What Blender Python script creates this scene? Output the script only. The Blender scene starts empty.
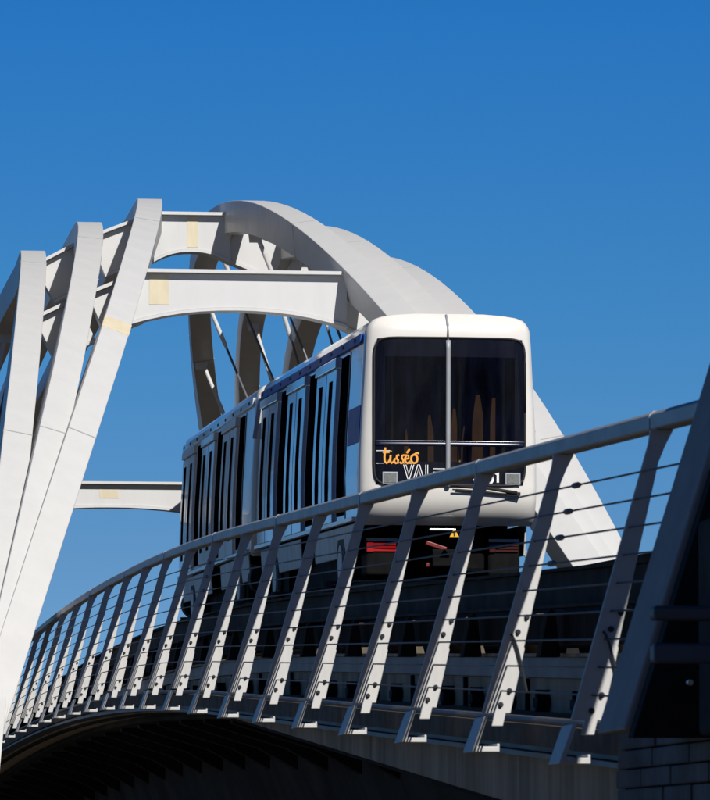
import bpy, math, random
from mathutils import Vector, Matrix
random.seed(7)
SC = bpy.context.scene
COL = SC.collection
rad = math.radians

# ------------------------------------------------------------------ helpers
class MB:
    """collects shapes and links them as ONE mesh object"""
    def __init__(s): s.v=[]; s.f=[]
    def add(s, vs, fs):
        o=len(s.v); s.v+= [tuple(v) for v in vs]; s.f+=[tuple(i+o for i in f) for f in fs]; return s
    def box(s, x0,x1,y0,y1,z0,z1):
        vs=[(x,y,z) for z in (z0,z1) for y in (y0,y1) for x in (x0,x1)]
        return s.add(vs,[(0,2,3,1),(4,5,7,6),(0,1,5,4),(2,6,7,3),(0,4,6,2),(1,3,7,5)])
    def prism(s, poly, fn, a, b):
        """poly: 2D points; fn(p,q,t)->3D ; extruded from t=a to t=b"""
        n=len(poly)
        vs=[fn(p,q,a) for p,q in poly]+[fn(p,q,b) for p,q in poly]
        fs=[tuple(range(n)),tuple(range(2*n-1,n-1,-1))]
        for i in range(n):
            j=(i+1)%n; fs.append((i,i+n,j+n,j))
        return s.add(vs,fs)
    def sweep(s, rings, closed=False, caps=True):
        n=len(rings[0]); m=len(rings); vs=[p for r in rings for p in r]; fs=[]
        for k in range(m if closed else m-1):
            k2=(k+1)%m
            for i in range(n):
                j=(i+1)%n; fs.append((k*n+i,k*n+j,k2*n+j,k2*n+i))
        if caps and not closed:
            fs.append(tuple(range(n-1,-1,-1))); fs.append(tuple((m-1)*n+i for i in range(n)))
        return s.add(vs,fs)
    def tube(s, pts, r, n=8):
        pts=[Vector(p) for p in pts]; rings=[]
        for i,p in enumerate(pts):
            t=(pts[min(i+1,len(pts)-1)]-pts[max(i-1,0)]).normalized()
            a=t.cross(Vector((0,0,1)));
            if a.length<1e-3: a=t.cross(Vector((1,0,0)))
            a.normalize(); b=t.cross(a)
            rr=r[i] if isinstance(r,(list,tuple)) else r
            rings.append([p+a*(rr*math.cos(2*math.pi*k/n))+b*(rr*math.sin(2*math.pi*k/n)) for k in range(n)])
        return s.sweep(rings)
    def bar(s, p, q, w, d, up=(0,0,1)):
        """rectangular bar from p to q"""
        p=Vector(p);q=Vector(q);t=(q-p).normalized();a=t.cross(Vector(up)).normalized();b=a.cross(t)
        rings=[[c+a*(w/2*x)+b*(d/2*y) for x,y in((-1,-1),(1,-1),(1,1),(-1,1))] for c in (p,q)]
        return s.sweep(rings)
    def build(s, name, mat, parent=None, smooth=False, bevel=0, loc=None, seg=2):
        me=bpy.data.meshes.new(name); me.from_pydata([tuple(v) for v in s.v],[],s.f)
        import bmesh
        bm=bmesh.new(); bm.from_mesh(me); bmesh.ops.recalc_face_normals(bm,faces=bm.faces); bm.to_mesh(me); bm.free()
        me.materials.append(mat)
        if smooth:
            for p in me.polygons: p.use_smooth=True
        o=bpy.data.objects.new(name,me); COL.objects.link(o)
        if parent: o.parent=parent
        if loc: o.location=loc
        if bevel:
            b=o.modifiers.new('bevel','BEVEL'); b.width=bevel; b.segments=seg; b.limit_method='ANGLE'; b.angle_limit=rad(35)
            b.harden_normals=False
        return o

def empty(name, loc=(0,0,0)):
    o=bpy.data.objects.new(name,None); COL.objects.link(o); o.location=loc; o.empty_display_size=.2; return o
def tag(o,label=None,cat=None,group=None,kind=None):
    if label:o['label']=label
    if cat:o['category']=cat
    if group:o['group']=group
    if kind:o['kind']=kind
    return o
def frange(a,b,st):
    n=max(1,int(round((b-a)/st))); return [a+(b-a)*i/n for i in range(n+1)]

# ------------------------------------------------------------------ materials
def mat(name, base, rough=.5, metal=0, var=.12, scale=3.0, bump=0, bscale=40, coat=0, streak=None, spec=.5, dirt=None):
    m=bpy.data.materials.new(name); m.use_nodes=True; nt=m.node_tree; N=nt.nodes; L=nt.links
    b=N['Principled BSDF']; b.inputs['Roughness'].default_value=rough; b.inputs['Metallic'].default_value=metal
    b.inputs['Specular IOR Level'].default_value=spec
    if coat: b.inputs['Coat Weight'].default_value=coat; b.inputs['Coat Roughness'].default_value=.04
    tc=N.new('ShaderNodeTexCoord'); mp=N.new('ShaderNodeMapping'); L.new(tc.outputs['Object'],mp.inputs['Vector'])
    if streak: mp.inputs['Scale'].default_value=streak
    no=N.new('ShaderNodeTexNoise'); no.inputs['Scale'].default_value=scale; no.inputs['Detail'].default_value=8; no.inputs['Roughness'].default_value=.62
    L.new(mp.outputs['Vector'],no.inputs['Vector'])
    rp=N.new('ShaderNodeValToRGB'); d=dirt or tuple(c*(1-var*2) for c in base)
    rp.color_ramp.elements[0].position=.3; rp.color_ramp.elements[1].position=.62
    rp.color_ramp.elements[0].color=(*d,1); rp.color_ramp.elements[1].color=(*base,1)
    L.new(no.outputs['Fac'],rp.inputs['Fac']); L.new(rp.outputs['Color'],b.inputs['Base Color'])
    rm=N.new('ShaderNodeMapRange'); rm.inputs['To Min'].default_value=min(1,rough*1.25); rm.inputs['To Max'].default_value=rough*.85
    L.new(no.outputs['Fac'],rm.inputs['Value']); L.new(rm.outputs['Result'],b.inputs['Roughness'])
    if bump:
        n2=N.new('ShaderNodeTexNoise'); n2.inputs['Scale'].default_value=bscale; n2.inputs['Detail'].default_value=5
        L.new(mp.outputs['Vector'],n2.inputs['Vector'])
        bu=N.new('ShaderNodeBump'); bu.inputs['Strength'].default_value=bump; bu.inputs['Distance'].default_value=.02
        L.new(n2.outputs['Fac'],bu.inputs['Height']); L.new(bu.outputs['Normal'],b.inputs['Normal'])
    return m

M={}
M['white_steel']=mat('white_painted_steel',(.55,.55,.545),.42,var=.03,scale=1.2,bump=.03,bscale=2.2,streak=(2.5,2.5,.5))
M['rail_paint']=mat('railing_paint',(.52,.515,.50),.45,var=.05,scale=6,streak=(4,4,1))
M['handrail']=mat('handrail_metal',(.30,.32,.34),.42,var=.08,scale=4)
M['steel_dark']=mat('dark_steel',(.016,.018,.022),.7,var=.2,scale=3,spec=.08)
M['steel_navy']=mat('navy_steel',(.03,.045,.075),.5,var=.12,scale=3)
M['cable']=mat('steel_cable',(.03,.032,.036),.45,var=.2,scale=20)
M['bolt']=mat('bolt_steel',(.05,.05,.055),.35,metal=.6,var=.1)
M['seam']=mat('weld_seam_grey',(.36,.36,.36),.5,var=.1)
M['primer']=mat('primer_patch',(.60,.53,.38),.6,var=.07,scale=5,streak=(1,1,.3))
M['concrete']=mat('weathered_concrete',(.46,.375,.27),.85,var=.28,scale=2.2,bump=.4,bscale=14,streak=(1.6,1.6,.22))
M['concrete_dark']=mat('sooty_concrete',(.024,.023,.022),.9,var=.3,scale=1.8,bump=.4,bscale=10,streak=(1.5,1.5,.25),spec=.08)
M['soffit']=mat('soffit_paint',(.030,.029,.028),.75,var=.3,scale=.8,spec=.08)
M['cream']=mat('cream_body_paint',(.70,.675,.63),.28,var=.04,scale=2.2,coat=.4)
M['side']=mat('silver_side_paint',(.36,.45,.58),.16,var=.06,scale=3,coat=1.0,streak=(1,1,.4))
M['side_reflect']=mat('pale_side_reflection',(.72,.72,.72),.2,var=.06,scale=3,coat=.6,streak=(1,1,.4))  # reflections of the arches on the rear car, put into a paler colour
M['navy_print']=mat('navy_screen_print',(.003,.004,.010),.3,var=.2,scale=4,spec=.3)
M['glint_navy']=mat('glint_rib_navy',(.008,.014,.05),.32,var=.1,spec=.9)  # for the rib added to give the windscreen its soft glare
M['concrete_mid']=mat('grey_stay_concrete',(.14,.115,.085),.9,var=.3,scale=5)
M['column']=mat('column_paint',(.30,.31,.32),.6,var=.08,scale=5,spec=.2)
M['side_blue']=mat('blue_side_panel',(.03,.10,.42),.5,var=.06,scale=3,spec=.15)
M['black_glass']=mat('black_side_glass',(.004,.005,.008),.6,var=.1,scale=1,spec=.0)
M['black']=mat('black_rubber',(.010,.010,.011),.7,var=.2,scale=6)
M['under']=mat('underframe_grime',(.007,.007,.007),.75,var=.3,scale=5,spec=.08)
M['skirt']=mat('grey_skirt',(.50,.50,.48),.45,var=.12,scale=4,streak=(1,1,.4))
M['silver']=mat('bright_metal',(.62,.62,.6),.3,metal=.8,var=.08)
M['rod']=mat('hanger_rod_steel',(.10,.11,.125),.4,var=.1)
M['red']=mat('red_paint',(.16,.012,.010),.5,var=.1)
M['yellow']=mat('yellow_sign',(.80,.42,.02),.5,var=.05)
M['orange_ink']=mat('orange_lettering',(.85,.36,.05),.5,var=.03)
M['white_ink']=mat('white_lettering',(.78,.78,.78),.5,var=.03)
M['seat']=mat('tan_seat',(.10,.05,.012),.8,spec=.05,var=.12)
M['inner']=mat('car_lining',(.035,.035,.05),.6,var=.1)
M['reflect_brown']=mat('brown_reflection',(.050,.026,.009),.8,spec=.05,var=.2,scale=5,streak=(3,1,.6))  # tone of the golden reflections drawn as shapes behind the windscreen
M['pole']=mat('grab_pole',(.62,.45,.12),.3,var=.05)
M['ground']=mat('dry_ground',(.06,.048,.033),.95,var=.3,scale=.25,bump=.3,bscale=3)
M['hill_dark']=mat('added_hill_dark',(.035,.045,.02),.95,var=.3,scale=.4)
M['slate']=mat('slate_cladding',(.065,.075,.09),.7,var=.25,scale=3,bump=.3,bscale=20)

def glass_mat():
    m=bpy.data.materials.new('tinted_windscreen'); m.use_nodes=True; nt=m.node_tree; N=nt.nodes; L=nt.links
    for n in list(N):
        if n.type!='OUTPUT_MATERIAL': N.remove(n)
    out=[n for n in N if n.type=='OUTPUT_MATERIAL'][0]
    tr=N.new('ShaderNodeBsdfTransparent'); tr.inputs['Color'].default_value=(.80,.80,.82,1)
    gl=N.new('ShaderNodeBsdfGlossy'); gl.inputs['Roughness'].default_value=.03; gl.inputs['Color'].default_value=(.9,.95,1,1)
    lw=N.new('ShaderNodeLayerWeight'); lw.inputs['Blend'].default_value=.5
    pw=N.new('ShaderNodeMath'); pw.operation='POWER'; pw.inputs[1].default_value=4; L.new(lw.outputs['Facing'],pw.inputs[0])
    fr=N.new('ShaderNodeMath'); fr.operation='MULTIPLY_ADD'; fr.inputs[1].default_value=.8; fr.inputs[2].default_value=.045; L.new(pw.outputs[0],fr.inputs[0])
    mx=N.new('ShaderNodeMixShader'); L.new(fr.outputs[0],mx.inputs[0]); L.new(tr.outputs[0],mx.inputs[1]); L.new(gl.outputs[0],mx.inputs[2])
    # film of dust on the pane
    df=N.new('ShaderNodeBsdfDiffuse'); df.inputs['Color'].default_value=(.03,.04,.10,1)
    no=N.new('ShaderNodeTexNoise'); no.inputs['Scale'].default_value=3; no.inputs['Detail'].default_value=8
    mp=N.new('ShaderNodeMapping'); mp.inputs['Scale'].default_value=(3,1,.6); tc=N.new('ShaderNodeTexCoord')
    L.new(tc.outputs['Object'],mp.inputs['Vector']); L.new(mp.outputs['Vector'],no.inputs['Vector'])
    mr=N.new('ShaderNodeMapRange'); mr.inputs['From Min'].default_value=.35; mr.inputs['From Max'].default_value=.7
    mr.inputs['To Min'].default_value=.02; mr.inputs['To Max'].default_value=.10; L.new(no.outputs['Fac'],mr.inputs['Value'])
    m2=N.new('ShaderNodeMixShader'); L.new(mr.outputs['Result'],m2.inputs[0]); L.new(mx.outputs[0],m2.inputs[1]); L.new(df.outputs[0],m2.inputs[2])
    L.new(m2.outputs[0],out.inputs['Surface']); return m
M['glass']=glass_mat()
def lamp_mat(name,base,em,st):
    m=mat(name,base,.25,var=.05); b=m.node_tree.nodes['Principled BSDF']
    b.inputs['Emission Color'].default_value=(*em,1); b.inputs['Emission Strength'].default_value=st; return m
M['tail']=lamp_mat('tail_lamp_red',(.16,.008,.008),(1,.03,.03),.22)
M['taildim']=mat('tail_lamp_off',(.05,.006,.006),.3,var=.1)
M['lens']=mat('lamp_lens',(.20,.21,.21),.15,var=.2,scale=40,coat=.6)

# ------------------------------------------------------------------ profiles along the bridge (y runs along it, away from the camera)
def zt(y):                                            # walkway edge: a ramp easing into a gentle crest
    if y<40: return 1.315-.0405*(40-y)
    if y<64: u=y-40; return 1.315+.0385*(u-u*u/48)
    return 1.777-(y-64)**2/(2*860.)
def zr(y):                                            # running surface of the right-hand track
    u=y-57.2
    return 2.97+.036*u-.0004*u*u if u>0 else 2.97+.055*u
def xe(y): return 3.50+.17*(min(max((y-20.5)/32.,-.3),1.))   # plan line of the walkway edge
SX=math.sin

def long_member(mb, poly, ys, zf, xf=lambda y:0):
    mb.sweep([[ (xf(y)+px, y, zf(y)+pz) for px,pz in poly] for y in ys]); return mb
def rect(x0,x1,z0,z1): return [(x0,z0),(x1,z0),(x1,z1),(x0,z1)]

YN,YF=20.4,112.
YS=frange(YN,YF,2.5)

# ------------------------------------------------------------------ ground
g=MB(); 
n=24
xs=[-2500+5000*i/n for i in range(n+1)]; ysg=[-800+6800*i/n for i in range(n+1)]
vs=[(x,y,-7.0) for y in ysg for x in xs]
g.add(vs,[(j*(n+1)+i,j*(n+1)+i+1,(j+1)*(n+1)+i+1,(j+1)*(n+1)+i) for j in range(n) for i in range(n)])
tag(g.build('ground',M['ground']),kind='structure')

# unseen wooded rise, added behind the viewpoint to darken shaded faces and windscreen
h=MB(); nx,ny=60,16; vs=[]
for j in range(ny+1):
    for i in range(nx+1):
        x=-420+840*i/nx; y=-45-150*j/ny
        z=-7.1+46*math.sin(math.pi*min(j/ny*.62,1)/1.24)**.8*(1+.10*math.sin(x*.05+j)+.08*math.sin(x*.13+2*j)) + (random.random()-.5)*3*(j>0)
        vs.append((x+(random.random()-.5)*6,y,z))
h.add(vs,[(j*(nx+1)+i,j*(nx+1)+i+1,(j+1)*(nx+1)+i+1,(j+1)*(nx+1)+i) for j in range(ny) for i in range(nx)])
tag(h.build('added_hill',M['hill_dark']),kind='structure')

# ------------------------------------------------------------------ bridge deck
deck=empty('bridge_deck',(7.4,66,0)); tag(deck,'dark concrete and steel bridge deck with ribbed underside beneath the walkway railing','bridge deck')
D0=Vector(deck.location)
def dbuild(mb,name,m,parent=deck,**k):
    o=mb.build(name,m,parent,**k)
    if parent is deck: o.location=-D0
    return o
# walkway slab
mb=MB(); long_member(mb,rect(.16,1.25,-.10,.0),YS,zt,xe); dbuild(mb,'walkway_slab',M['concrete_mid'])
# recessed edge girder behind the hooks, with its lower flange
mb=MB(); long_member(mb,rect(.20,.26,-.125,-.102),YS,zt,xe); long_member(mb,rect(.14,.30,-.150,-.127),YS,zt,xe); dbuild(mb,'edge_girder',M['steel_navy'])
# concrete edge beam
def hz(y): return .43-.27*min(max((y-24)/17.,0),1)      # beam depth, easing towards the crest
mb=MB(); mb.sweep([[(xe(y)+a,y,zt(y)+b) for a,b in ((.31,-hz(y)),(.75,-hz(y)),(.75,-.104),(.31,-.104))] for y in YS]); dbuild(mb,'concrete_edge_beam',M['concrete'],bevel=.012)
# slim drip lip under the beam
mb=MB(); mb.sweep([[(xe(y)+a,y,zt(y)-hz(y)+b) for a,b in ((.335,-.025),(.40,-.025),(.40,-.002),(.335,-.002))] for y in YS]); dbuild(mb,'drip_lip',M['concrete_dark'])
# soffit slab and ribs
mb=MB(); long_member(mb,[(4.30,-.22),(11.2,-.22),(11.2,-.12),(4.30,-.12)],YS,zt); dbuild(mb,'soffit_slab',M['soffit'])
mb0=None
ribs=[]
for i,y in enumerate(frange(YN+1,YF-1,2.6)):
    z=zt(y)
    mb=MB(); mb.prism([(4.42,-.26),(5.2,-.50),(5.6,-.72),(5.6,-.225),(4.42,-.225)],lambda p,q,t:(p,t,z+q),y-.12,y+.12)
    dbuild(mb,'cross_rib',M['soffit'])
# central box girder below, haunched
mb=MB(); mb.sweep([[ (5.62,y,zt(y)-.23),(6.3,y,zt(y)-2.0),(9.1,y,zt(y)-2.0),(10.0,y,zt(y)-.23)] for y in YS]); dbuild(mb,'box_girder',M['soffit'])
# inner kerb wall (concrete) carrying the left-hand track, with a navy strip standing in for shade under the lit cap
def x2(y): return 4.64
mb=MB(); long_member(mb,rect(0,.5,-.09,.195),YS,zt,x2); dbuild(mb,'inner_kerb_wall',M['concrete'])
mb=MB(); long_member(mb,rect(-.03,.5,.198,.315),YS,zt,x2); dbuild(mb,'shade_strip',M['steel_navy'])
mb=MB(); long_member(mb,rect(-.06,.55,.318,.338),YS,zt,x2); dbuild(mb,'kerb_cap',M['concrete'])
# vertical joints on the inner wall
for y in frange(YN+1.2,70,2.6):
    mb=MB(); mb.box(4.615,4.639,y,y+.05,zt(y)-.02,zt(y)+.19); dbuild(mb,'wall_joint_cover',M['steel_dark'])
# fixings on the wall
for y in frange(YN+1.6,66,1.3):
    z=zt(y); mb=MB(); mb.prism([(y,z+.03),(y+.05,z+.03),(y+.05,z),(y+.10,z),(y+.10,z+.03),(y+.16,z+.03),(y+.16,z+.085),(y+.10,z+.085),(y+.10,z+.13),(y+.05,z+.13),(y+.05,z+.085),(y,z+.085)],lambda p,q,t:(t,p,q),4.56,4.637)
    dbuild(mb,'pipe_clip',M['steel_dark'])
# left trackbed
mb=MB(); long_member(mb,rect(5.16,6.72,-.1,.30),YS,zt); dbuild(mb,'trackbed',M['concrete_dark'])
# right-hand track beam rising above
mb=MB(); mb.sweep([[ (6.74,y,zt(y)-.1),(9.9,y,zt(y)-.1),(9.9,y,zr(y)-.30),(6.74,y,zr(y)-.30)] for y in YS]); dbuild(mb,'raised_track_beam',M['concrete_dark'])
# right-hand parapet
def zp(y): return 3.53+(min(y,85)-57)*.026
mb=MB(); mb.sweep([[ (10.35,y,zt(y)-.1),(10.62,y,zt(y)-.1),(10.62,y,zp(y)),(10.35,y,zp(y))] for y in YS]); dbuild(mb,'parapet',M['steel_dark'],bevel=.01)

# ------------------------------------------------------------------ guideway tracks
def guideway(name,xc,zf,label,ya,yb):
    t=empty(name,(xc,ya,zf(ya))); tag(t,label,'track')
    off=Vector(t.location)
    ys=frange(ya,yb,2.5)
    def B(mb,nm,m,**k):
        o=mb.build(nm,m,t,**k); o.location=-off; return o
    for sx in (-.83,.83):
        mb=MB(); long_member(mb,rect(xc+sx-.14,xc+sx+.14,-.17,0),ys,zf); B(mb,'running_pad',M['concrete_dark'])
    for sx in (-1,1):
        mb=MB(); s=sx*.985   # H-section guide bar
        for r in (rect(xc+s-.02,xc+s+.02,.05,.23),):
            long_member(mb,r,ys,zf)
        long_member(mb,rect(xc+s-.07,xc+s+.07,.232,.25),ys,zf); long_member(mb,rect(xc+s-.07,xc+s+.07,.03,.048),ys,zf)
        B(mb,'guide_bar',M['steel_dark'])
    for k,y in enumerate(frange(ya+1.2,yb-1,3.0)):
        z=zf(y)
        for sx in (-1,1):
            mb=MB(); mb.prism([(0,-.24),(.21,-.24),(.16,.0),(.12,.03),(.08,.0)],lambda p,q,tt:(xc+sx*(1.12-p*.55),tt,z+q),y,y+.16)
            B(mb,'guide_bracket',M['concrete_dark'])
    for s in (-.18,.18):
        mb=MB(); long_member(mb,rect(xc+s-.03,xc+s+.03,-.1,.02),ys,zf); B(mb,'power_rail',M['steel_dark'])
    return t
guideway('guideway_track',5.55,lambda y:zt(y)+.56,'empty dark metro track with guide bars between the kerb wall and the raised track',YN,YF)
guideway('guideway_track',8.15,zr,'dark metro guideway carrying the train on the raised beam',YN,YF)
# triangular stays standing on the kerb cap
for_stays=MB
stays=[]
base=None
for k,y in enumerate(frange(24.2,66,3.0)):
    if base is None:
        mb=MB(); mb.prism([(-.16,0),(.10,0),(.03,.245),(-.03,.245)],lambda p,q,t:(p,t,q),0,.10)
        base=mb.build('guide_stay',M['concrete_mid'],None,bevel=.006); o=base
    else:
        o=base.copy(); COL.objects.link(o)
    o.location=(4.86,y,zt(y)+.339)
    tag(o,'small triangular concrete stay on the kerb wall cap beside the empty track','track stay','triangular stays along the kerb wall')

# ------------------------------------------------------------------ arches
XC,OFF0,AY0,AY1,AZ0=7.40,4.39,61.8,109.1,1.61
AP,AQ=2.07,1.85
AL=[3.73,2.69,1.80]; RI=[9.19,8.78,8.28]
arch=empty('bridge_arch',(XC,(AY0+AY1)/2,0)); tag(arch,'white fan of six slender steel arch ribs tied by cross beams over the metro tracks','bridge arch')
A0=Vector(arch.location)
def ab(mb,name,m,parent=arch,**k):
    o=mb.build(name,m,parent,**k)
    if parent is arch: o.location=-A0
    return o
def ribp(side,i,y):
    s=(y-AY0)/(AY1-AY0); b=abs(2*s-1)
    return Vector((XC+side*(OFF0-AL[i]*(1-b**(AQ if i<2 else 1.5))), y, AZ0+RI[i]*(1-b**AP)))
def ribframe(side,i,y):
    p=ribp(side,i,y); t=(ribp(side,i,y+.05)-ribp(side,i,y-.05)).normalized()
    b=min(1,max(0,abs(2*(y-AY0)/(AY1-AY0)-1)-.24)*2.4)
    lean=t.x/t.z if abs(t.z)>.05 else 0
    w=Vector((1,0,-lean*b)); w=w-t*w.dot(t); w.normalize(); n_=w.cross(t)
    if n_.z<0: n_=-n_
    return p,t,w,n_
RW,RD=.40,.52
for side in (-1,1):
    for i in range(3):
        mb=MB(); rings=[]
        N_=72
        for k in range(-2,N_+3):
            # even arclength-ish sampling
            y=AY0+(AY1-AY0)*k/N_
            p,t,w,n_=ribframe(side,i,y)
            s=min(max(k/N_,0),1)
            rd=RD*(1+.35*(1-4*s*(1-s)))
            rings.append([p+w*(RW/2*a)+n_*(rd/2*b) for a,b in((-1,-1),(1,-1),(1,1),(-1,1))])
        mb.sweep(rings)
        ab(mb,'arch_rib',M['white_steel'],bevel=.012)
# hoop cross beams
def hoop(y,h_mid,h_end,lip=.125,patch=None,lift=0.0,dy=0.0):
    P=[ribp(-1,2,y),ribp(-1,1,y),ribp(-1,0,y),ribp(1,0,y),ribp(1,1,y),ribp(1,2,y)]
    # slope of the rib at this station -> the beam stands on the near face of the ribs
    P=[p+Vector((0,dy,0)) for p in P]
    for k in range(5):
        a,b=P[k].copy(),P[k+1].copy()
        d=(b-a); d.normalize(); a+=d*(RW/2-.10 if k!=2 or y>74.5 else -.12); b-=d*(RW/2-.10)
        if k!=2: a.y+=(.38 if k<2 else .50)-dy; b.y+=(.38 if k<2 else .50)-dy
        L=(b-a).length; up=Vector((0,1,0)).cross(d)*-1
        if up.z<0: up=-up
        n=12 if k==2 else 4
        top=.30+lift
        web=MB(); pts=[]
        for q in range(n+1):
            u=q/n; hh=h_mid+(h_end-h_mid)*(abs(2*u-1)**2.2) if k==2 else h_end*.86
            pts.append((u*L,hh))
        poly=[(0,top-.07),(L,top-.07)]+[(x,top-.07-h) for x,h in reversed(pts)]
        web.prism(poly,lambda p,q,t:a+d*p+up*q+Vector((0,t,0)),-.16,.16)
        w=ab(web,'cross_beam',M['white_steel'],bevel=.008)
        fl=MB(); fl.prism([(0,top-.068),(L,top-.068),(L,top-.018),(0,top-.018)],lambda p,q,t:a+d*p+up*q+Vector((0,t,0)),-.16-lip,.16+lip)
        ab(fl,'top_flange',M['white_steel'],parent=w); fl=MB()
        # underside flange following the web's lower edge
        lo=[(x,top-.07-h) for x,h in pts]
        fl.prism([(x,z-.002) for x,z in lo]+[(x,z-.045) for x,z in reversed(lo)],lambda p,q,t:a+d*p+up*q+Vector((0,t,0)),-.19,.17)
        ab(fl,'bottom_flange',M['white_steel'],parent=w)
        if k==2 and patch:
            u0,u1,z0,z1=patch
            pm=MB(); hm=h_mid
            zt_=top-.09; zb=top-.07-hm+.03
            pm.prism([(u0*L,zb+(zt_-zb)*z0),(u1*L,zb+(zt_-zb)*z0),(u1*L,zb+(zt_-zb)*z1),(u0*L,zb+(zt_-zb)*z1)],lambda p,q,t:a+d*p+up*q+Vector((0,t,0)),-.166,-.155)
            ab(pm,'primer_patch',M['primer'],parent=w)
hoop(74.0,.50,.74,patch=(.10,.19,0,1),dy=-.24,lift=-.30)
hoop(82.6,.56,.74,patch=(.44,.58,0,1),lift=-.22)
hoop(100.3,.42,.62,patch=(.44,.53,.3,.75))
# primer band round the near left rib
def ribband(side,i,y0,y1,name):
    mb=MB(); rings=[]
    for k in range(5):
        y=y0+(y1-y0)*k/4
        p,t,w,n_=ribframe(side,i,y)
        s=(y-AY0)/(AY1-AY0); rd=RD*(1+.35*(1-4*s*(1-s)))+.008
        rings.append([p+w*((RW+.008)/2*a)+n_*(rd/2*b) for a,b in((-1,-1),(1,-1),(1,1),(-1,1))])
    mb.sweep(rings); return ab(mb,name,M['primer'])
ribband(-1,0,70.45,70.85,'primer_band')
for side in (-1,1):
    for i in range(3):
        for y0 in (67.3,76.6,94.0):
            o=ribband(side,i,y0+.4*i,y0+.4*i+.022,'weld_seam'); o.data.materials[0]=M['seam']
# hangers: rods with bright end sleeves from the ribs to the deck edges
def hanger(side,i,y,dy):
    p=ribp(side,i,y)+Vector((0,0,-.24)); q=Vector((XC+side*4.15,y+dy,zt(y)+.9))
    v=(q-p); L=v.length; v.normalize()
    r=MB(); r.tube([p+v*.2,q],.022,8); rod=ab(r,'hanger_rod',M['rod'],smooth=True)
    s=MB(); s.tube([p+v*.15,p+v*1.1],.038,10); s.tube([p+v*1.1,p+v*1.22],[.038,.022],10)
    ab(s,'sleeve',M['white_steel'],parent=rod,smooth=False)
    c=MB(); c.prism([(-.22,.26),(.22,.26),(.14,-.18),(-.14,-.18)],lambda a,b,t:p+Vector((a*.7,t,b)),-.02,.02)
    ab(c,'gusset_plate',M['white_steel'],parent=rod)
    s2=MB(); s2.tube([q-v*.9,q-v*.02],.038,10); ab(s2,'sleeve',M['white_steel'],parent=rod)
for y,dy in ((76.5,1.2),(80.5,1.0),(85.0,.6),(89.5,-.2),(94.0,-.8)):
    hanger(1,0,y,dy); hanger(1,1,y+.9,dy); 
    if y>79: hanger(-1,2,y,dy)

# ------------------------------------------------------------------ railing
rail=empty('cable_railing',(xe(66),66,0)); tag(rail,'leaning white steel cable railing with grey handrail along the left bridge edge','railing')
R0=Vector(rail.location)
def rb(mb,name,m,parent=rail,**k):
    o=mb.build(name,m,parent,**k)
    if parent is rail: o.location=-R0
    return o
H=1.31; LEAN=.30/1.31
PY=[20.57+2.6*i for i in range(26)]
def rp(y,h,dx=0): return (xe(y)+LEAN*h+dx, y, zt(y)+h)
# one post, copied
def post_mesh():
    mb=MB()
    # tapered plate in the plane across the bridge; x measured from its right edge line
    prof=[(0.0,0.0)]
    def xl(h): return -(.135-.070*min(h/1.2,1))
    right=[(.0,0.05),(.0,.35),(-.005,.36),(-.005,1.13)]
    left=[(xl(1.13)+.0,1.13),(xl(.36),.36),(xl(.05),.05)]
    # flared head under the handrail
    head_r=[(.008,1.20),(.028,1.268)]; head_l=[(xl(1.2)-.004,1.268),(xl(1.2)+.001,1.21)]  # small flare
    tab=[(-.075,.05),(-.075,-.01),(-.022,-.01),(-.022,.05)]
    poly=right+head_r+head_l+left+tab
    mb.prism(poly,lambda p,q,t:(p+LEAN*q+.055,t,q),-.014,.014)
    return mb
def hook_mesh():
    mb=MB()
    # J-shaped bent plate under the walkway edge
    out=[(-.030,.035),(-.012,.035),(-.058,-.105),(.032,-.105),(.032,-.092),(.044,-.092),(.044,-.130),(-.090,-.130)]
    mb.prism(out,lambda p,q,t:(p-.03,t,q),-.02,.26)
    return mb
def bolts_meshes():
    out=[]
    for h,dx in ((.09,-.055),(.155,-.028),(.43,-.050),(.50,-.024)):
        mb=MB(); c=(LEAN*h+.055+dx,0,h)
        mb.tube([(c[0],-.030,c[2]),(c[0],-.0145,c[2])],.0095,6)
        mb.tube([(c[0],-.0165,c[2]),(c[0],-.0142,c[2])],.0135,10)
        out.append(mb)
    return out
protos=None
for i,y in enumerate(PY):
    loc=Vector((xe(y),y,zt(y)))-R0
    if protos is None:
        p=rb(post_mesh(),'post',M['rail_paint'],bevel=.003); h=rb(hook_mesh(),'hook_bracket',M['rail_paint'],bevel=.003)
        b=[q.build('bolt',M['bolt'],p) for q in bolts_meshes()]
        p.location=loc; h.location=loc; protos=(p,h,b)
    else:
        p=protos[0].copy(); h=protos[1].copy(); b=[q.copy() for q in protos[2]] if i<18 else []
        for o in (p,h,*b): COL.objects.link(o)
        p.parent=rail; h.parent=rail
        for q in b: q.parent=p
        p.location=loc; h.location=loc
ry=frange(18.85,85.15,1.3)
# handrail: flat-oval section
sec=[(-.043,-.034),(-.033,-.040),(.033,-.040),(.043,-.034),(.043,.024),(.026,.040),(-.026,.040),(-.043,.024)]
mb=MB(); mb.sweep([[ (rp(y,H)[0]+a+.041,y,rp(y,H)[2]+b) for a,b in sec] for y in ry]); rb(mb,'handrail',M['handrail'],bevel=.004)
for y in PY[::2]:
    mb=MB(); mb.sweep([[ (rp(q,H)[0]+a*1.07+.041,q,rp(q,H)[2]+b*1.09) for a,b in sec] for q in (y+.13,y+.18)])
    rb(mb,'handrail_joint',M['handrail'])
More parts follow.
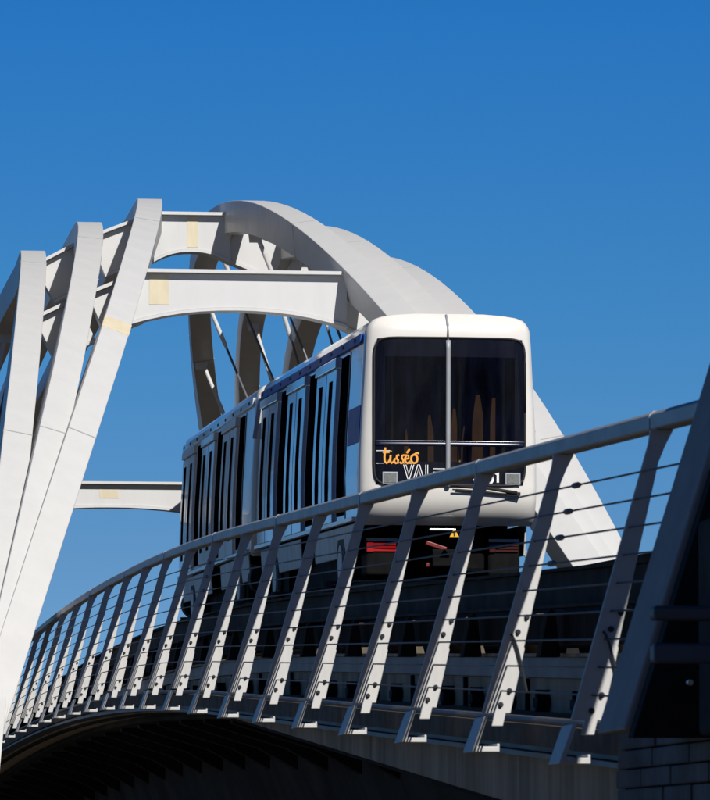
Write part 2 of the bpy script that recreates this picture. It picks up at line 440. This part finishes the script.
# tension cables
CH=[.155+.117*k for k in range(9)]
for k,hh in enumerate(CH):
    mb=MB(); mb.tube([rp(y,hh,-.012) for y in ry],.0048,6); c=rb(mb,'cable',M['cable'])
    tm=MB()
    if k>=5:
        for y in (22.35-.12*(k-5)*.6,):
            A=Vector(rp(y,hh,-.012)); Bv=Vector(rp(y+.26,hh,-.012))
            tm.tube([A,A+(Bv-A)*.2,A+(Bv-A)*.3,A+(Bv-A)*.7,A+(Bv-A)*.8,Bv],[.006,.010,.014,.014,.010,.006],8)
        for y in (41.,62.):
            A=Vector(rp(y,hh,-.012)); Bv=Vector(rp(y+.26,hh,-.012)); tm.tube([A,A+(Bv-A)*.25,A+(Bv-A)*.75,Bv],[.008,.014,.014,.008],8)
        rb(tm,'cable_tensioner',M['cable'],parent=c)
# bottom tube along the feet
mb=MB(); mb.tube([rp(y,.02,.16) for y in ry],.017,8); rb(mb,'bottom_tube',M['steel_navy'])
# drooping cable ties near the feet of the nearest posts
for y in (PY[0],PY[1]):
    mb=MB(); pts=[]
    for k in range(9):
        u=k/8; pts.append((xe(y)+LEAN*.42-.03+.075*u,y-.03,zt(y)+.42-.27*u**1.6))
    mb.tube(pts,.006,6); rb(mb,'loose_tie',M['cable'])

# ------------------------------------------------------------------ near end: leaning column, barrier box, clad abutment
col=empty('end_column',(3.75,20.0,0)); tag(col,'broad leaning navy and white steel end column at the right end of the railing','column')
mb=MB()
# box column leaning with the railing; left face seen in shade
yA,yB=17.75,18.9
zb=.50
def colx(z): return 3.26+ .315*(z-zb)
def ring(z,y0,y1): 
    return [(colx(z),y0,z),(colx(z)+.30,y0,z),(colx(z)+.30,y1,z),(colx(z),y1,z)]
mb.sweep([ring(z,yA+.55,yB) for z in (zb-.02,zb+.8,zb+2.6)])
mb.build('column_shaft',M['column'],col,bevel=.01).location=-Vector(col.location)
mb=MB(); mb.sweep([[(colx(z)+.02,yA+.42,z),(colx(z)+.9,yA+.42,z),(colx(z)+.9,yA+.53,z),(colx(z)+.02,yA+.53,z)] for z in (zb-.05,zb+.96)])
mb.build('shade_plate',M['steel_dark'],col,bevel=.006).location=-Vector(col.location)  # dark sheet stands in for the shade on the column's lower front

bar=empty('buffer_cabinet',(4.2,17.4,.2)); tag(bar,'black equipment cabinet with navy cross bars at the lower right beside the end column','cabinet')
B0=Vector(bar.location)
z=.46
mb=MB(); mb.box(3.40,5.4,17.3,17.6,z-.02,z+.75); mb.build('housing',M['steel_dark'],bar,bevel=.02).location=-B0
for dz,h in ((.40,.05),(.26,.07)):
    mb=MB(); mb.box(3.165,5.3,17.18,17.28,z+dz-h/2,z+dz+h/2); mb.build('cross_bar',M['steel_navy'],bar,bevel=.012).location=-B0
mb=MB(); mb.tube([(3.285,17.17,z+.155),(3.285,17.14,z+.155)],.010,12); mb.build('small_lamp',M['lens'],bar).location=-B0

can=empty('station_canopy',(6,12.2,0)); tag(can,'grey flat station canopy on two posts shading the near end of the railing','canopy')
C0=Vector(can.location)
mb=MB(); mb.box(4.0,9.0,10.2,13.9,5.2,5.45); mb.build('canopy_roof',M['concrete'],can,bevel=.02).location=-C0
for x in (5.2,8.4):
    mb=MB(); mb.tube([(x,11.4,-7),(x,11.4,5.2)],.12,14); mb.build('canopy_post',M['handrail'],can,smooth=True).location=-C0
ab_=empty('abutment_wall',(3.7,18.6,-3)); tag(ab_,'dark blue slate clad abutment wall in coursed blocks under the railing end','wall')
W0=Vector(ab_.location)
mb=MB(); mb.box(3.62,6.2,16.5,20.32,-7,.53); mb.build('core',M['concrete_dark'],ab_).location=-W0
mb=MB()
for r in range(44):
    zc=.52-r*.078
    y=16.5-(r%2)*.35
    while y<20.25:
        ln=.5+random.random()*.3
        y1=min(y+ln,20.3)
        if y1-y>.1:
            x0=3.575+random.random()*.012
            mb.box(x0,3.63,max(y,16.5)+.004,y1-.004,zc-.073,zc)
        y=y1
mb.build('cladding_blocks',M['slate'],ab_,bevel=.006).location=-W0

# ------------------------------------------------------------------ small strut of the far-side railing
st=empty('far_strut',(10.2,64,zp(64))); tag(st,'short slanted grey strut standing on the black parapet right of the train','strut')
mb=MB(); mb.bar((-.12,0,.30),(.02,0,-.03),.05,.05,(0,1,0)); mb.build('strut_leg',M['handrail'],st)
mb=MB(); mb.bar((-.02,.3,.28),(.10,.3,-.03),.03,.03,(0,1,0)); mb.build('strut_brace',M['handrail'],st)

# ------------------------------------------------------------------ metro cars
def hw(z):
    # half width of the body at height z
    T=[(.70,1.015),(.95,1.03),(1.5,1.035),(2.0,1.02),(2.6,.985),(3.0,.965),(3.15,.95),(3.22,.925),(3.28,.87),(3.32,.76),(3.345,.52),(3.355,.30),(3.36,.0)]
    for (a,wa),(b,wb) in zip(T,T[1:]):
        if z<=b: 
            u=(z-a)/(b-a); return wa+(wb-wa)*u
    return 0
CARL=11.8
def front_y(x,z):
    y=0.0
    if z<1.22: y+=((1.22-z)/.325)**2*.26
    if z>3.12: y+=((z-3.12)/.24)**2*.17
    h=max(hw(min(z,3.1)),.3)
    u=min(abs(x)/h,1)
    y+=.10*u**9+.05*u*u
    return y
ZR=[.895,.915,.94,.98,1.05,1.2,1.35,1.6,1.9,2.2,2.5,2.8,2.95,3.06,3.15,3.20,3.24,3.28,3.31,3.332,3.35]
def make_car(name,label,cab):
    SM=M['side'] if cab else M['side_reflect']
    car=empty(name); tag(car,label,'metro car')
    # body shell: side and roof from section loop
    zs=[.95,1.2,1.5,2.0,2.6,3.0,3.15,3.22,3.28,3.32,3.345]
    loop=[(-hw(z),z) for z in zs]+[(0,3.36)]+[(hw(z),z) for z in reversed(zs)]
    mb=MB(); mb.sweep([[ (x,y,z) for x,z in loop] for y in (.42,1.2,CARL*.5,CARL-.25,CARL)],caps=False)
    # closing far wall and floor
    mb.add([(-1.02,.42,.95),(1.02,.42,.95),(1.02,CARL,.95),(-1.02,CARL,.95)],[(0,1,2,3)])
    mb.add([(x,CARL-.01,z) for x,z in loop],[tuple(range(len(loop)))])
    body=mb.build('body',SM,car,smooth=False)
    # ---- near-side (left) fittings: doors, windows, cant rail, skirt
    def side_panel(y0,y1,z0,z1,out,n=6):
        m=MB(); rings=[]
        for k in range(n+1):
            z=z0+(z1-z0)*k/n; w=-hw(z)
            rings.append([(w-out,y0,z),(w-out,y1,z),(w+.01,y1,z),(w+.01,y0,z)])
        return m.sweep(rings)
    def both(mbf,name,m,parent,**k):
        o=mbf.build(name,m,parent,**k); return o
    sec=3.36; s0=1.58
    for side in (-1,1):
        def flip(m):
            if side>0: m.v=[(-x,y,z) for x,y,z in m.v]
            return m
        for k in range(3):
            y0=s0+k*sec
            # tall side window
            flip(side_panel(y0+.16,y0+.82,1.06,2.97,.012)).build('side_window',M['black_glass'],car)
            if k<3:
                for j in range(2):
                    a=y0+1.10+j*1.06
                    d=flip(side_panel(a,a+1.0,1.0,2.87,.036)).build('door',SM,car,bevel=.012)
                    flip(side_panel(a+.38,a+.68,1.22,2.74,.042)).build('window',M['black_glass'],d)
                hd=MB(); 
                flip(side_panel(y0+1.06,y0+3.20,2.88,3.0,.06,2)).build('door_header',SM,car,bevel=.01)
        # gaps between panels
        for yy in (s0-.02,s0+sec-.11,s0+2*sec-.11,CARL-.14):
            flip(side_panel(yy,yy+.035,1.0,3.0,.006)).build('panel_joint',M['black'],car)
        # cant rail along the eaves, with bolts
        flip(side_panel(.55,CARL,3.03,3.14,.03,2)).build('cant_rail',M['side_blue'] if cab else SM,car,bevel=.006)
        if side<0:
            for yy in frange(1.0,CARL-.3,1.15):
                q=MB(); q.box(-hw(3.08)-.036,-hw(3.08)-.02,yy,yy+.12,3.065,3.105); q.build('eaves_clip',M['black'],car)
        flip(side_panel(.62,CARL,.955,1.0,.04,1)).build('sill_strip',M['silver'],car)
        # skirt below the doors
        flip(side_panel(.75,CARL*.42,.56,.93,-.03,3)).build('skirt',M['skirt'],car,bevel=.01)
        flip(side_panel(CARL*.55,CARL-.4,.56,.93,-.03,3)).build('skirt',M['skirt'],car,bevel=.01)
    # cheek panel
    if cab:
        for sx in (-1,1):
            m=MB(); rings=[]
            for k in range(5):
                z=1.86+.43*k/4
                ring=[]
                w=hw(z)+.008
                rings.append([(sx*w,.30,z),(sx*w,1.42,z),(sx*(w-.02),1.42,z),(sx*(w-.02),.30,z)])
            m.sweep(rings); m.build('livery_panel',M['side_blue'],car)
    # ---- end mask
    mb=MB(); NU=28; ys_=[]
    grid=[]
    for z in ZR:
        row=[]
        h=hw(max(z,.98))*(1 if z>=.98 else 1-.03*((.98-z)/.085)**2)
        for i in range(NU+1):
            u=-1+2*i/NU; u=math.copysign(abs(u)**.8,u)
            x=u*h; row.append((x,front_y(x,z),z))
        # return to the side shell
        row=[(-h,.43,z)]+row+[(h,.43,z)]
        grid.append(row)
    nc=len(grid[0]); vs=[p for r in grid for p in r]; fs=[]
    def inglass(z0,z1,xa,xb): return False
    for r in range(len(grid)-1):
        for c in range(nc-1):
            # leave the windscreen opening free (glass sits in it)
            cx=sum(grid[rr][cc][0] for rr in (r,r+1) for cc in (c,c+1))/4; cz=(ZR[r]+ZR[r+1])/2
            if cab and 1.38<cz<2.9 and abs(cx)<.80 and 0<c<nc-2: continue
            fs.append((r*nc+c,r*nc+c+1,(r+1)*nc+c+1,(r+1)*nc+c))
    mb.add(vs,fs)
    mask=mb.build('front_mask' if cab else 'end_mask',M['cream'],car,smooth=True)
    # ---- underframe
    mb=MB(); mb.box(-.85,.85,1.15,CARL-.3,.30,.94); mb.box(-.95,.95,1.4,3.4,.18,.60); mb.box(-.95,.95,CARL-3.4,CARL-1.4,.18,.60); mb.build('underframe',M['under'],car)
    for yy in (2.2,CARL-2.2):
        for sx in (-.88,.88):
            w=MB(); w.tube([(sx-.13,yy,.5),(sx-.10,yy,.5),(sx+.10,yy,.5),(sx+.13,yy,.5)],[.40,.47,.47,.40],28); wh=w.build('wheel',M['black'],car)
            q=MB(); q.tube([(sx-.14,yy,.5),(sx+.14,yy,.5)],.22,16); q.build('rim',M['skirt'],wh)
        for sx in (-.98,.98):
            for dy in (-.75,.75):
                q=MB(); q.tube([(sx,yy+dy,.17),(sx,yy+dy,.30)],.16,14); q.build('guide_wheel',M['black'],car)
    return car

def place(car,y0,y1):
    z0,z1=zr(y0),zr(y1); car.location=(8.14,y0,z0); car.rotation_euler=(math.atan2(z1-z0,y1-y0),0,0)
front=make_car('metro_car','cream ended metro car at the front with dark split windscreen and orange script',True)
rear=make_car('metro_car','second metro car coupled behind the nearer one and reaching under the arches',False)

# windscreen on the facing end: two rounded panes in a black surround
def pane(x0,x1,z0,z1,out,r,name,m,nx=18,nz=20,thick=.012,parent=front):
    mb=MB(); rows=[]
    for j in range(nz+1):
        v=-1+2*j/nz; row=[]
        for i in range(nx+1):
            u=-1+2*i/nx
            # squircle-ish rounding of the outer corners only
            W=(x1-x0)/2; Hh=(z1-z0)/2
            px=u*W; pz=v*Hh
            ex=max(abs(px)-(W-r),0); ez=max(abs(pz)-(Hh-r),0)
            if ex>0 and ez>0:
                d=math.hypot(ex,ez); mxx=max(ex,ez); s=mxx/d if d>0 else 1
                px=math.copysign(W-r+ex*s,px); pz=math.copysign(Hh-r+ez*s,pz)
            X=(x0+x1)/2+px; Z=(z0+z1)/2+pz
            row.append((X,front_y(X,Z)-out,Z))
        rows.append(row)
    n=nx+1; vs=[p for r_ in rows for p in r_]; fs=[(j*n+i,j*n+i+1,(j+1)*n+i+1,(j+1)*n+i) for j in range(nz) for i in range(nx)]
    mb.add(vs,fs)
    return mb.build(name,m,parent,smooth=True)
ws=pane(-.885,.885,1.35,3.06,.016,.09,'windscreen',M['glass'],34,36)
# black printed border of the screen (a ring) and the opaque lower band
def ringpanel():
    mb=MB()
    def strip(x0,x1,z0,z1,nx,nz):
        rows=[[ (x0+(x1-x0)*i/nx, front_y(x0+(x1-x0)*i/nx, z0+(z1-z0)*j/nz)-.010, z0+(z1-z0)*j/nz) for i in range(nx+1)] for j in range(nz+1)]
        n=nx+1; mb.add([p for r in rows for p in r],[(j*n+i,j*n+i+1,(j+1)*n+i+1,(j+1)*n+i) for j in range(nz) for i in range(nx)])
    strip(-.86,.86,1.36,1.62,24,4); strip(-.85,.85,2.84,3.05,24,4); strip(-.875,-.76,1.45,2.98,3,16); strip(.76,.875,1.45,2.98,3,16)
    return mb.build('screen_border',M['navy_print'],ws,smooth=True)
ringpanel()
# seal round the screen
pts=[]
for k in range(72):
    t=2*math.pi*k/72; W,Hh,r=.885,.855,.09
    c,s=math.cos(t),math.sin(t); e=.16
    x=math.copysign(abs(c)**e,c)*W; z=2.205+math.copysign(abs(s)**e,s)*Hh
    pts.append((x,front_y(x,z)-.014,z))
mb=MB()
mb.tube(pts+[pts[0]],.014,6); mb.build('screen_seal',M['black'],ws,smooth=True)
# centre pillar; the bead and rib are added to catch the sun's glint
mb=MB(); mb.tube([(-.03,front_y(0,z)-.030,z) for z in frange(1.33,3.03,.1)],.028,10); mb.build('centre_pillar',M['handrail'],ws,smooth=True)
mb=MB(); mb.tube([(x,front_y(x,1.825)-.006,1.825) for x in frange(-.86,.86,.06)],.026,14); mb.build('glint_rib',M['glint_navy'],ws,smooth=True)
mb=MB(); mb.tube([(x,front_y(x,1.86)-.022,1.86) for x in frange(-.87,.87,.06)],.0035,8); mb.build('glint_bead',M['silver'],ws,smooth=True)
# lamps in the lower corners of the screen
for sx in (-.70,.735):
    x=sx
    mb=MB(); mb.box(x-.09,x+.09,front_y(x,1.43)-.030,front_y(x,1.43)-.018,1.36,1.50); lf=mb.build('headlight',M['handrail'],front,bevel=.012)
    q=MB(); q.box(x-.07,x+.07,front_y(x,1.43)-.036,front_y(x,1.43)-.030,1.375,1.485); q.build('lens',M['lens'],lf)
# lettering strokes, drawn as raised painted lines on the screen
def strokes(paths,name,m,r,out=.020):
    mb=MB()
    for pth in paths:
        n=len(pth); rings=[]
        for k,(x,z) in enumerate(pth):
            x0,z0=pth[max(k-1,0)]; x1,z1=pth[min(k+1,n-1)]; d=math.hypot(x1-x0,z1-z0) or 1
            nx,nz=-(z1-z0)/d*r,(x1-x0)/d*r
            rings.append([(x+nx,front_y(x,z)-out,z+nz),(x-nx,front_y(x,z)-out,z-nz),(x-nx,front_y(x,z)-out+.003,z-nz),(x+nx,front_y(x,z)-out+.003,z+nz)])
        mb.sweep(rings)
    return mb.build(name,m,front)
def sc(paths,x0,z0,s): return [[(x0+a*s,z0+b*s) for a,b in p] for p in paths]
def arc(cx,cy,rx,ry,a0,a1,n=12): return [(cx+rx*math.cos(rad(a0+(a1-a0)*k/n)),cy+ry*math.sin(rad(a0+(a1-a0)*k/n))) for k in range(n+1)]
script=[
 [(.10,.95),(.05,.4),(.06,.12),(.18,.0),(.32,.1),(.42,.35)], [(-.05,.66),(.35,.68)],                  # t
 [(.42,.5),(.40,.15),(.48,.0),(.62,.12),(.70,.3)], [(.43,.72),(.44,.76)],                            # i
 [(.66,.08),(.74,.0),(.86,.04),(.88,.18),(.78,.32),(.80,.46),(.94,.5)],                               # s
 [(.98,.08),(1.06,.0),(1.18,.04),(1.20,.18),(1.10,.32),(1.12,.46),(1.26,.5)],                         # s
 [(1.30,.26),(1.52,.30),(1.50,.46),(1.38,.5),(1.30,.3),(1.32,.1),(1.44,.0),(1.62,.12)], [(1.40,.62),(1.58,.86)],  # e acute
 arc(1.86,.27,.20,.26,120,480),[(1.80,.50),(2.0,.62),(2.16,.62)],                                      # o
]
strokes(sc(script,-.775,1.60,.19),'script_lettering',M['orange_ink'],.0115)
strokes([[(-.86,1.60),(-.42,1.60)],[(-.86,1.745),(-.70,1.745)]],'script_rule',M['white_ink'],.004)
VAL=[[(0,1),(.30,0),(.42,0),(.72,1)],[(.16,1),(.36,.3),(.56,1)],[(.70,0),(1.0,1),(1.12,1),(1.42,0)],[(.86,0),(1.06,.72),(1.26,0)],[(1.56,1),(1.56,0),(2.1,0)],[(1.70,1),(1.70,.16),(2.1,.16)]]
strokes(sc(VAL,-.545,1.42,.165),'emblem_lettering',M['white_ink'],.0048)
strokes([[(-.20+.0,1.42+.04*k),(.14,1.42+.04*k)] for k in range(4)]+[[(.20,1.575),(.80,1.575)]],'emblem_rule',M['white_ink'],.0042)
num=[[(a*1.0,b) for a,b in p] for p in [[(0,.86),(.12,1),(.36,1),(.46,.84),(.42,.62),(.22,.52),(.42,.44),(.48,.2),(.36,.02),(.12,0),(0,.14)],
     [(.70,.74),(.92,1),(.92,0)]]]
strokes(sc(num,.438,1.385,.13),'number_lettering',M['white_ink'],.0135)
strokes(sc([[(0,1),(.2,0),(.4,1)]],.245,1.41,.13),'number_lettering',M['white_ink'],.011)
# wiper
mb=MB(); mb.tube([(.08,front_y(.08,1.33)-.05,1.335),(.45,front_y(.45,1.3)-.06,1.315),(.78,front_y(.7,1.27)-.05,1.265)],[.016,.018,.022],8); w=mb.build('wiper',M['black'],front,smooth=True)
mb=MB(); mb.tube([(.02,front_y(0,1.3)-.05,1.30),(.76,front_y(.7,1.26)-.045,1.245)],.010,6); mb.box(.66,.82,-.03,.03,1.235,1.275); mb.build('wiper_blade',M['black'],w)
# aerial ridge at the top of the mask
mb=MB(); mb.tube([(-.03,front_y(0,3.04)-.01,3.03),(-.03,front_y(0,3.22)-.01,3.22),(-.035,front_y(0,3.33)-.005,3.335)],.014,8); mb.build('top_seam',M['handrail'],front,smooth=True)
# interior: floor, lining, seats, poles
mb=MB(); mb.box(-.93,.93,.5,CARL-.3,.98,1.0); mb.box(-.96,-.94,.5,CARL-.3,1.0,2.9); mb.box(.94,.96,.5,CARL-.3,1.0,2.9); mb.box(-.93,.93,.5,CARL-.3,2.92,2.94); mb.box(-.9,.9,CARL-.6,CARL-.55,1.0,2.9)
mb.build('lining',M['inner'],front)
def seatback(x,y,h):
    mb=MB(); mb.prism([(-.20,0),(.20,0),(.20,.55*h),(.10,.9*h),(.0,1.0*h),(-.10,.9*h),(-.20,.55*h)],lambda p,q,t:(x+p,t,1.15+q),y,y+.06); mb.build('seat',M['seat'],front,bevel=.02)
for x,y,h in ((-.62,1.0,.55),(.05,1.6,1.05),(.62,1.0,1.2),(.40,2.4,1.25),(-.30,2.0,.85)): seatback(x,y,h)
for x,w,z1,y in ((.385,.075,2.50,.46),(.585,.050,2.56,.52),(.80,.03,2.66,.40),(.13,.045,2.36,.62),(-.17,.06,2.20,.56),(-.46,.03,2.02,.42),(.26,.04,2.08,.70),(.50,.05,2.12,.75)):
    mb=MB(); mb.prism([(-w,1.4),(w,1.4),(w*.9,1.4+(z1-1.4)*.72),(w*.25,z1),(-w*.15,z1-.01),(-w*.8,1.4+(z1-1.4)*.66)],lambda p,q,t:(x+p,t,q),y,y+.03); mb.build('reflection_panel',M['reflect_brown'],front,bevel=.006)  # brown shapes stand in for hazy reflections in the windscreen
for x,y in ((-.5,1.4),(.3,1.3),(.76,.85),(.18,2.2),(-.1,3.0)):
    mb=MB(); mb.tube([(x,y,1.0),(x,y,2.92)],.02,8); mb.build('grab_pole',M['pole'],front,smooth=True)
mb=MB(); mb.box(-.88,.88,.30,.62,1.02,1.36); mb.build('control_desk',M['black'],front,bevel=.03)
# below the mask: dark buffer gear, tail lamps, coupler
for sx,lm in ((-.72,M['tail']),(.72,M['taildim'])):
    LB=.42; mb=MB(); mb.box(sx-.19,sx+.19,.16+LB,.6+LB,.32,.76); bx=mb.build('lamp_box',M['skirt'] if False else M['under'],front,bevel=.03)
    q=MB(); q.box(sx-.18,sx+.18,.145+LB,.16+LB,.715,.75); q.build('lamp_hood',M['handrail'],bx)
    q=MB()
    for r_ in range(3): q.box(sx-.165,sx+.165,.14+LB,.158+LB,.60+.034*r_,.625+.034*r_)
    q.build('tail_light',lm,bx)
    q=MB(); q.box(sx-.178,sx-.10,.133+LB,.158+LB,.59,.70); q.build('tail_light',lm,bx,bevel=.01)
mb=MB(); mb.box(.18,.50,.60,1.1,.36,.86); mb.build('equipment_box',M['under'],front,bevel=.05)
cp=empty('coupler',(0,.34,0)); cp.parent=front
mb=MB(); mb.tube([(0,.05,.52),(0,.9,.52)],.10,14); mb.box(-.16,.16,-.02,.14,.42,.62); mb.build('coupler_head',M['under'],cp,bevel=.015)
mb=MB(); mb.bar((-.22,.10,.70),(.02,.08,.62),.05,.05); mb.bar((-.22,.10,.44),(.20,.08,.44),.05,.05); mb.bar((.18,.10,.70),(.22,.1,.44),.05,.05); mb.build('red_hose',M['red'],cp,bevel=.01)
mb=MB(); mb.tube([(-.22,-.22,.84),(.08,-.22,.84)],.014,8); mb.build('grab_bar',M['silver'],cp)
mb=MB(); mb.prism([(-.055,-.045),(.055,-.045),(.0,.055)],lambda p,q,t:(.06+p,t,.80+q),-.28,-.265); mb.build('warning_triangle',M['yellow'],cp)
mb=MB(); mb.prism([(-.008,-.01),(.008,-.01),(.012,.03),(-.012,.03)],lambda p,q,t:(.06+p,t,.79+q),-.285,-.281); mb.box(.052,.068,-.285,-.281,.765,.775); mb.build('warning_mark',M['black'],cp)
mb=MB(); mb.bar((-.98,.05,.12),(-.70,.02,.17),.05,.03); mb.box(-.84,-.70,0,.06,.10,.15); mb.box(-.40,-.29,.0,.06,.14,.19); mb.build('step_iron',M['silver'],front)
mb=MB(); mb.tube([(.42+.10*math.cos(rad(a)),.1,.22+.06*math.sin(rad(a))) for a in range(20,170,15)],.012,8); mb.build('air_hose',M['silver'],front,smooth=True)
mb=MB(); mb.box(-1.0,1.0,.18,.40,.02,.10); mb.build('guard_bar',M['under'],front,bevel=.01)
# gangway between the cars
mb=MB(); mb.box(-.80,.80,CARL,CARL+.46,1.0,3.0); mb.build('gangway_bellows',M['black'],front)
mb=MB(); mb.tube([(-.92,CARL+.05,.55),(-.92,CARL+.40,.55)],.20,18); mb.tube([(-1.0,CARL+.2,.40),(-1.0,CARL+.2,.75)],.10,12); mb.build('buffer_roll',M['black'],front)
mb=MB(); mb.bar((-.975,CARL+.1,3.10),(-1.06,CARL+.1,2.5),.06,.03,(0,1,0)); mb.build('gangway_trim',M['white_steel'],front)
# far end coupling of the rear car
mb=MB(); mb.tube([(-.75,CARL,.55),(-.75,CARL+.45,.55)],.22,18); mb.build('buffer_roll',M['black'],rear)
place(front,57.2,57.2+CARL); place(rear,57.2+CARL+.5,57.2+2*CARL+.5)

# ------------------------------------------------------------------ camera
cd=bpy.data.cameras.new('camera'); cam=bpy.data.objects.new('camera',cd); COL.objects.link(cam); SC.camera=cam
F=5000.; PSI=math.atan(615/F); TH=math.atan(460/F)
cd.sensor_fit='VERTICAL'; cd.sensor_height=36; cd.lens=36*F/800; cd.clip_start=.5; cd.clip_end=9000
cd.dof.use_dof=True; cd.dof.focus_distance=58; cd.dof.aperture_fstop=22
cam.location=(0,0,0); cam.rotation_euler=(math.pi/2+TH,0,-PSI)

# ------------------------------------------------------------------ light
EL,AZ=39.,17.                       # sun height; degrees to the right of straight behind the camera
S=Vector((math.sin(rad(AZ))*math.cos(rad(EL)),-math.cos(rad(AZ))*math.cos(rad(EL)),math.sin(rad(EL))))
sd=bpy.data.lights.new('sun','SUN'); sd.energy=5.0; sd.angle=rad(.53); sd.color=(1,.965,.915)
so=bpy.data.objects.new('sun',sd); COL.objects.link(so); so.rotation_euler=S.to_track_quat('Z','Y').to_euler()
w=bpy.data.worlds.new('World'); SC.world=w; w.use_nodes=True; nt=w.node_tree; N=nt.nodes; L=nt.links
bg=N['Background']; bg.inputs['Strength'].default_value=.13
sky=N.new('ShaderNodeTexSky'); sky.sky_type='NISHITA'; sky.sun_disc=False
sky.sun_elevation=rad(EL); sky.sun_rotation=math.atan2(S.x,S.y); sky.altitude=1500; sky.air_density=1.0; sky.dust_density=.1; sky.ozone_density=3.5
tc=N.new('ShaderNodeTexCoord'); sp=N.new('ShaderNodeSeparateXYZ'); cb=N.new('ShaderNodeCombineXYZ'); ma=N.new('ShaderNodeMath'); ma.operation='MULTIPLY_ADD'
ma.inputs[1].default_value=2.2; ma.inputs[2].default_value=.16
L.new(tc.outputs['Generated'],sp.inputs[0]); L.new(sp.outputs['X'],cb.inputs['X']); L.new(sp.outputs['Y'],cb.inputs['Y'])
mx=N.new('ShaderNodeMath'); mx.operation='MAXIMUM'; mx.inputs[1].default_value=0.0; L.new(sp.outputs['Z'],mx.inputs[0]); L.new(mx.outputs[0],ma.inputs[0]); L.new(ma.outputs[0],cb.inputs['Z'])
nm=N.new('ShaderNodeVectorMath'); nm.operation='NORMALIZE'; L.new(cb.outputs[0],nm.inputs[0]); L.new(nm.outputs[0],sky.inputs['Vector'])
hs=N.new('ShaderNodeHueSaturation'); hs.inputs['Saturation'].default_value=1.16; L.new(sky.outputs['Color'],hs.inputs['Color']); 
# the clear sky darkens towards the zenith
zr_=N.new('ShaderNodeValToRGB'); e=zr_.color_ramp.elements; e[0].position=0; e[0].color=(.95,.85,.70,1); e[1].position=1; e[1].color=(.02,.06,.10,1)
for p_,v_ in ((.06,(.82,.86,.77)),(.11,(.53,.96,.97)),(.167,(.30,.93,1.17)),(.32,(.08,.32,.48)),(.6,(.03,.11,.18))):
    q_=e.new(p_); q_.color=(*v_,1)
L.new(sp.outputs['Z'],zr_.inputs['Fac'])
mm=N.new('ShaderNodeMix'); mm.data_type='RGBA'; mm.blend_type='MULTIPLY'; mm.inputs[0].default_value=1
L.new(hs.outputs['Color'],mm.inputs[6]); L.new(zr_.outputs['Color'],mm.inputs[7]); L.new(mm.outputs[2],bg.inputs['Color'])

# ------------------------------------------------------------------ render
SC.render.engine='CYCLES'; SC.view_settings.view_transform='Standard'; SC.view_settings.look='None'; SC.view_settings.gamma=1; SC.view_settings.use_curve_mapping=False
SC.view_settings.exposure=.12
SC.cycles.use_denoising=True; SC.cycles.max_bounces=6; SC.cycles.transparent_max_bounces=12
bpy.context.view_layer.update()
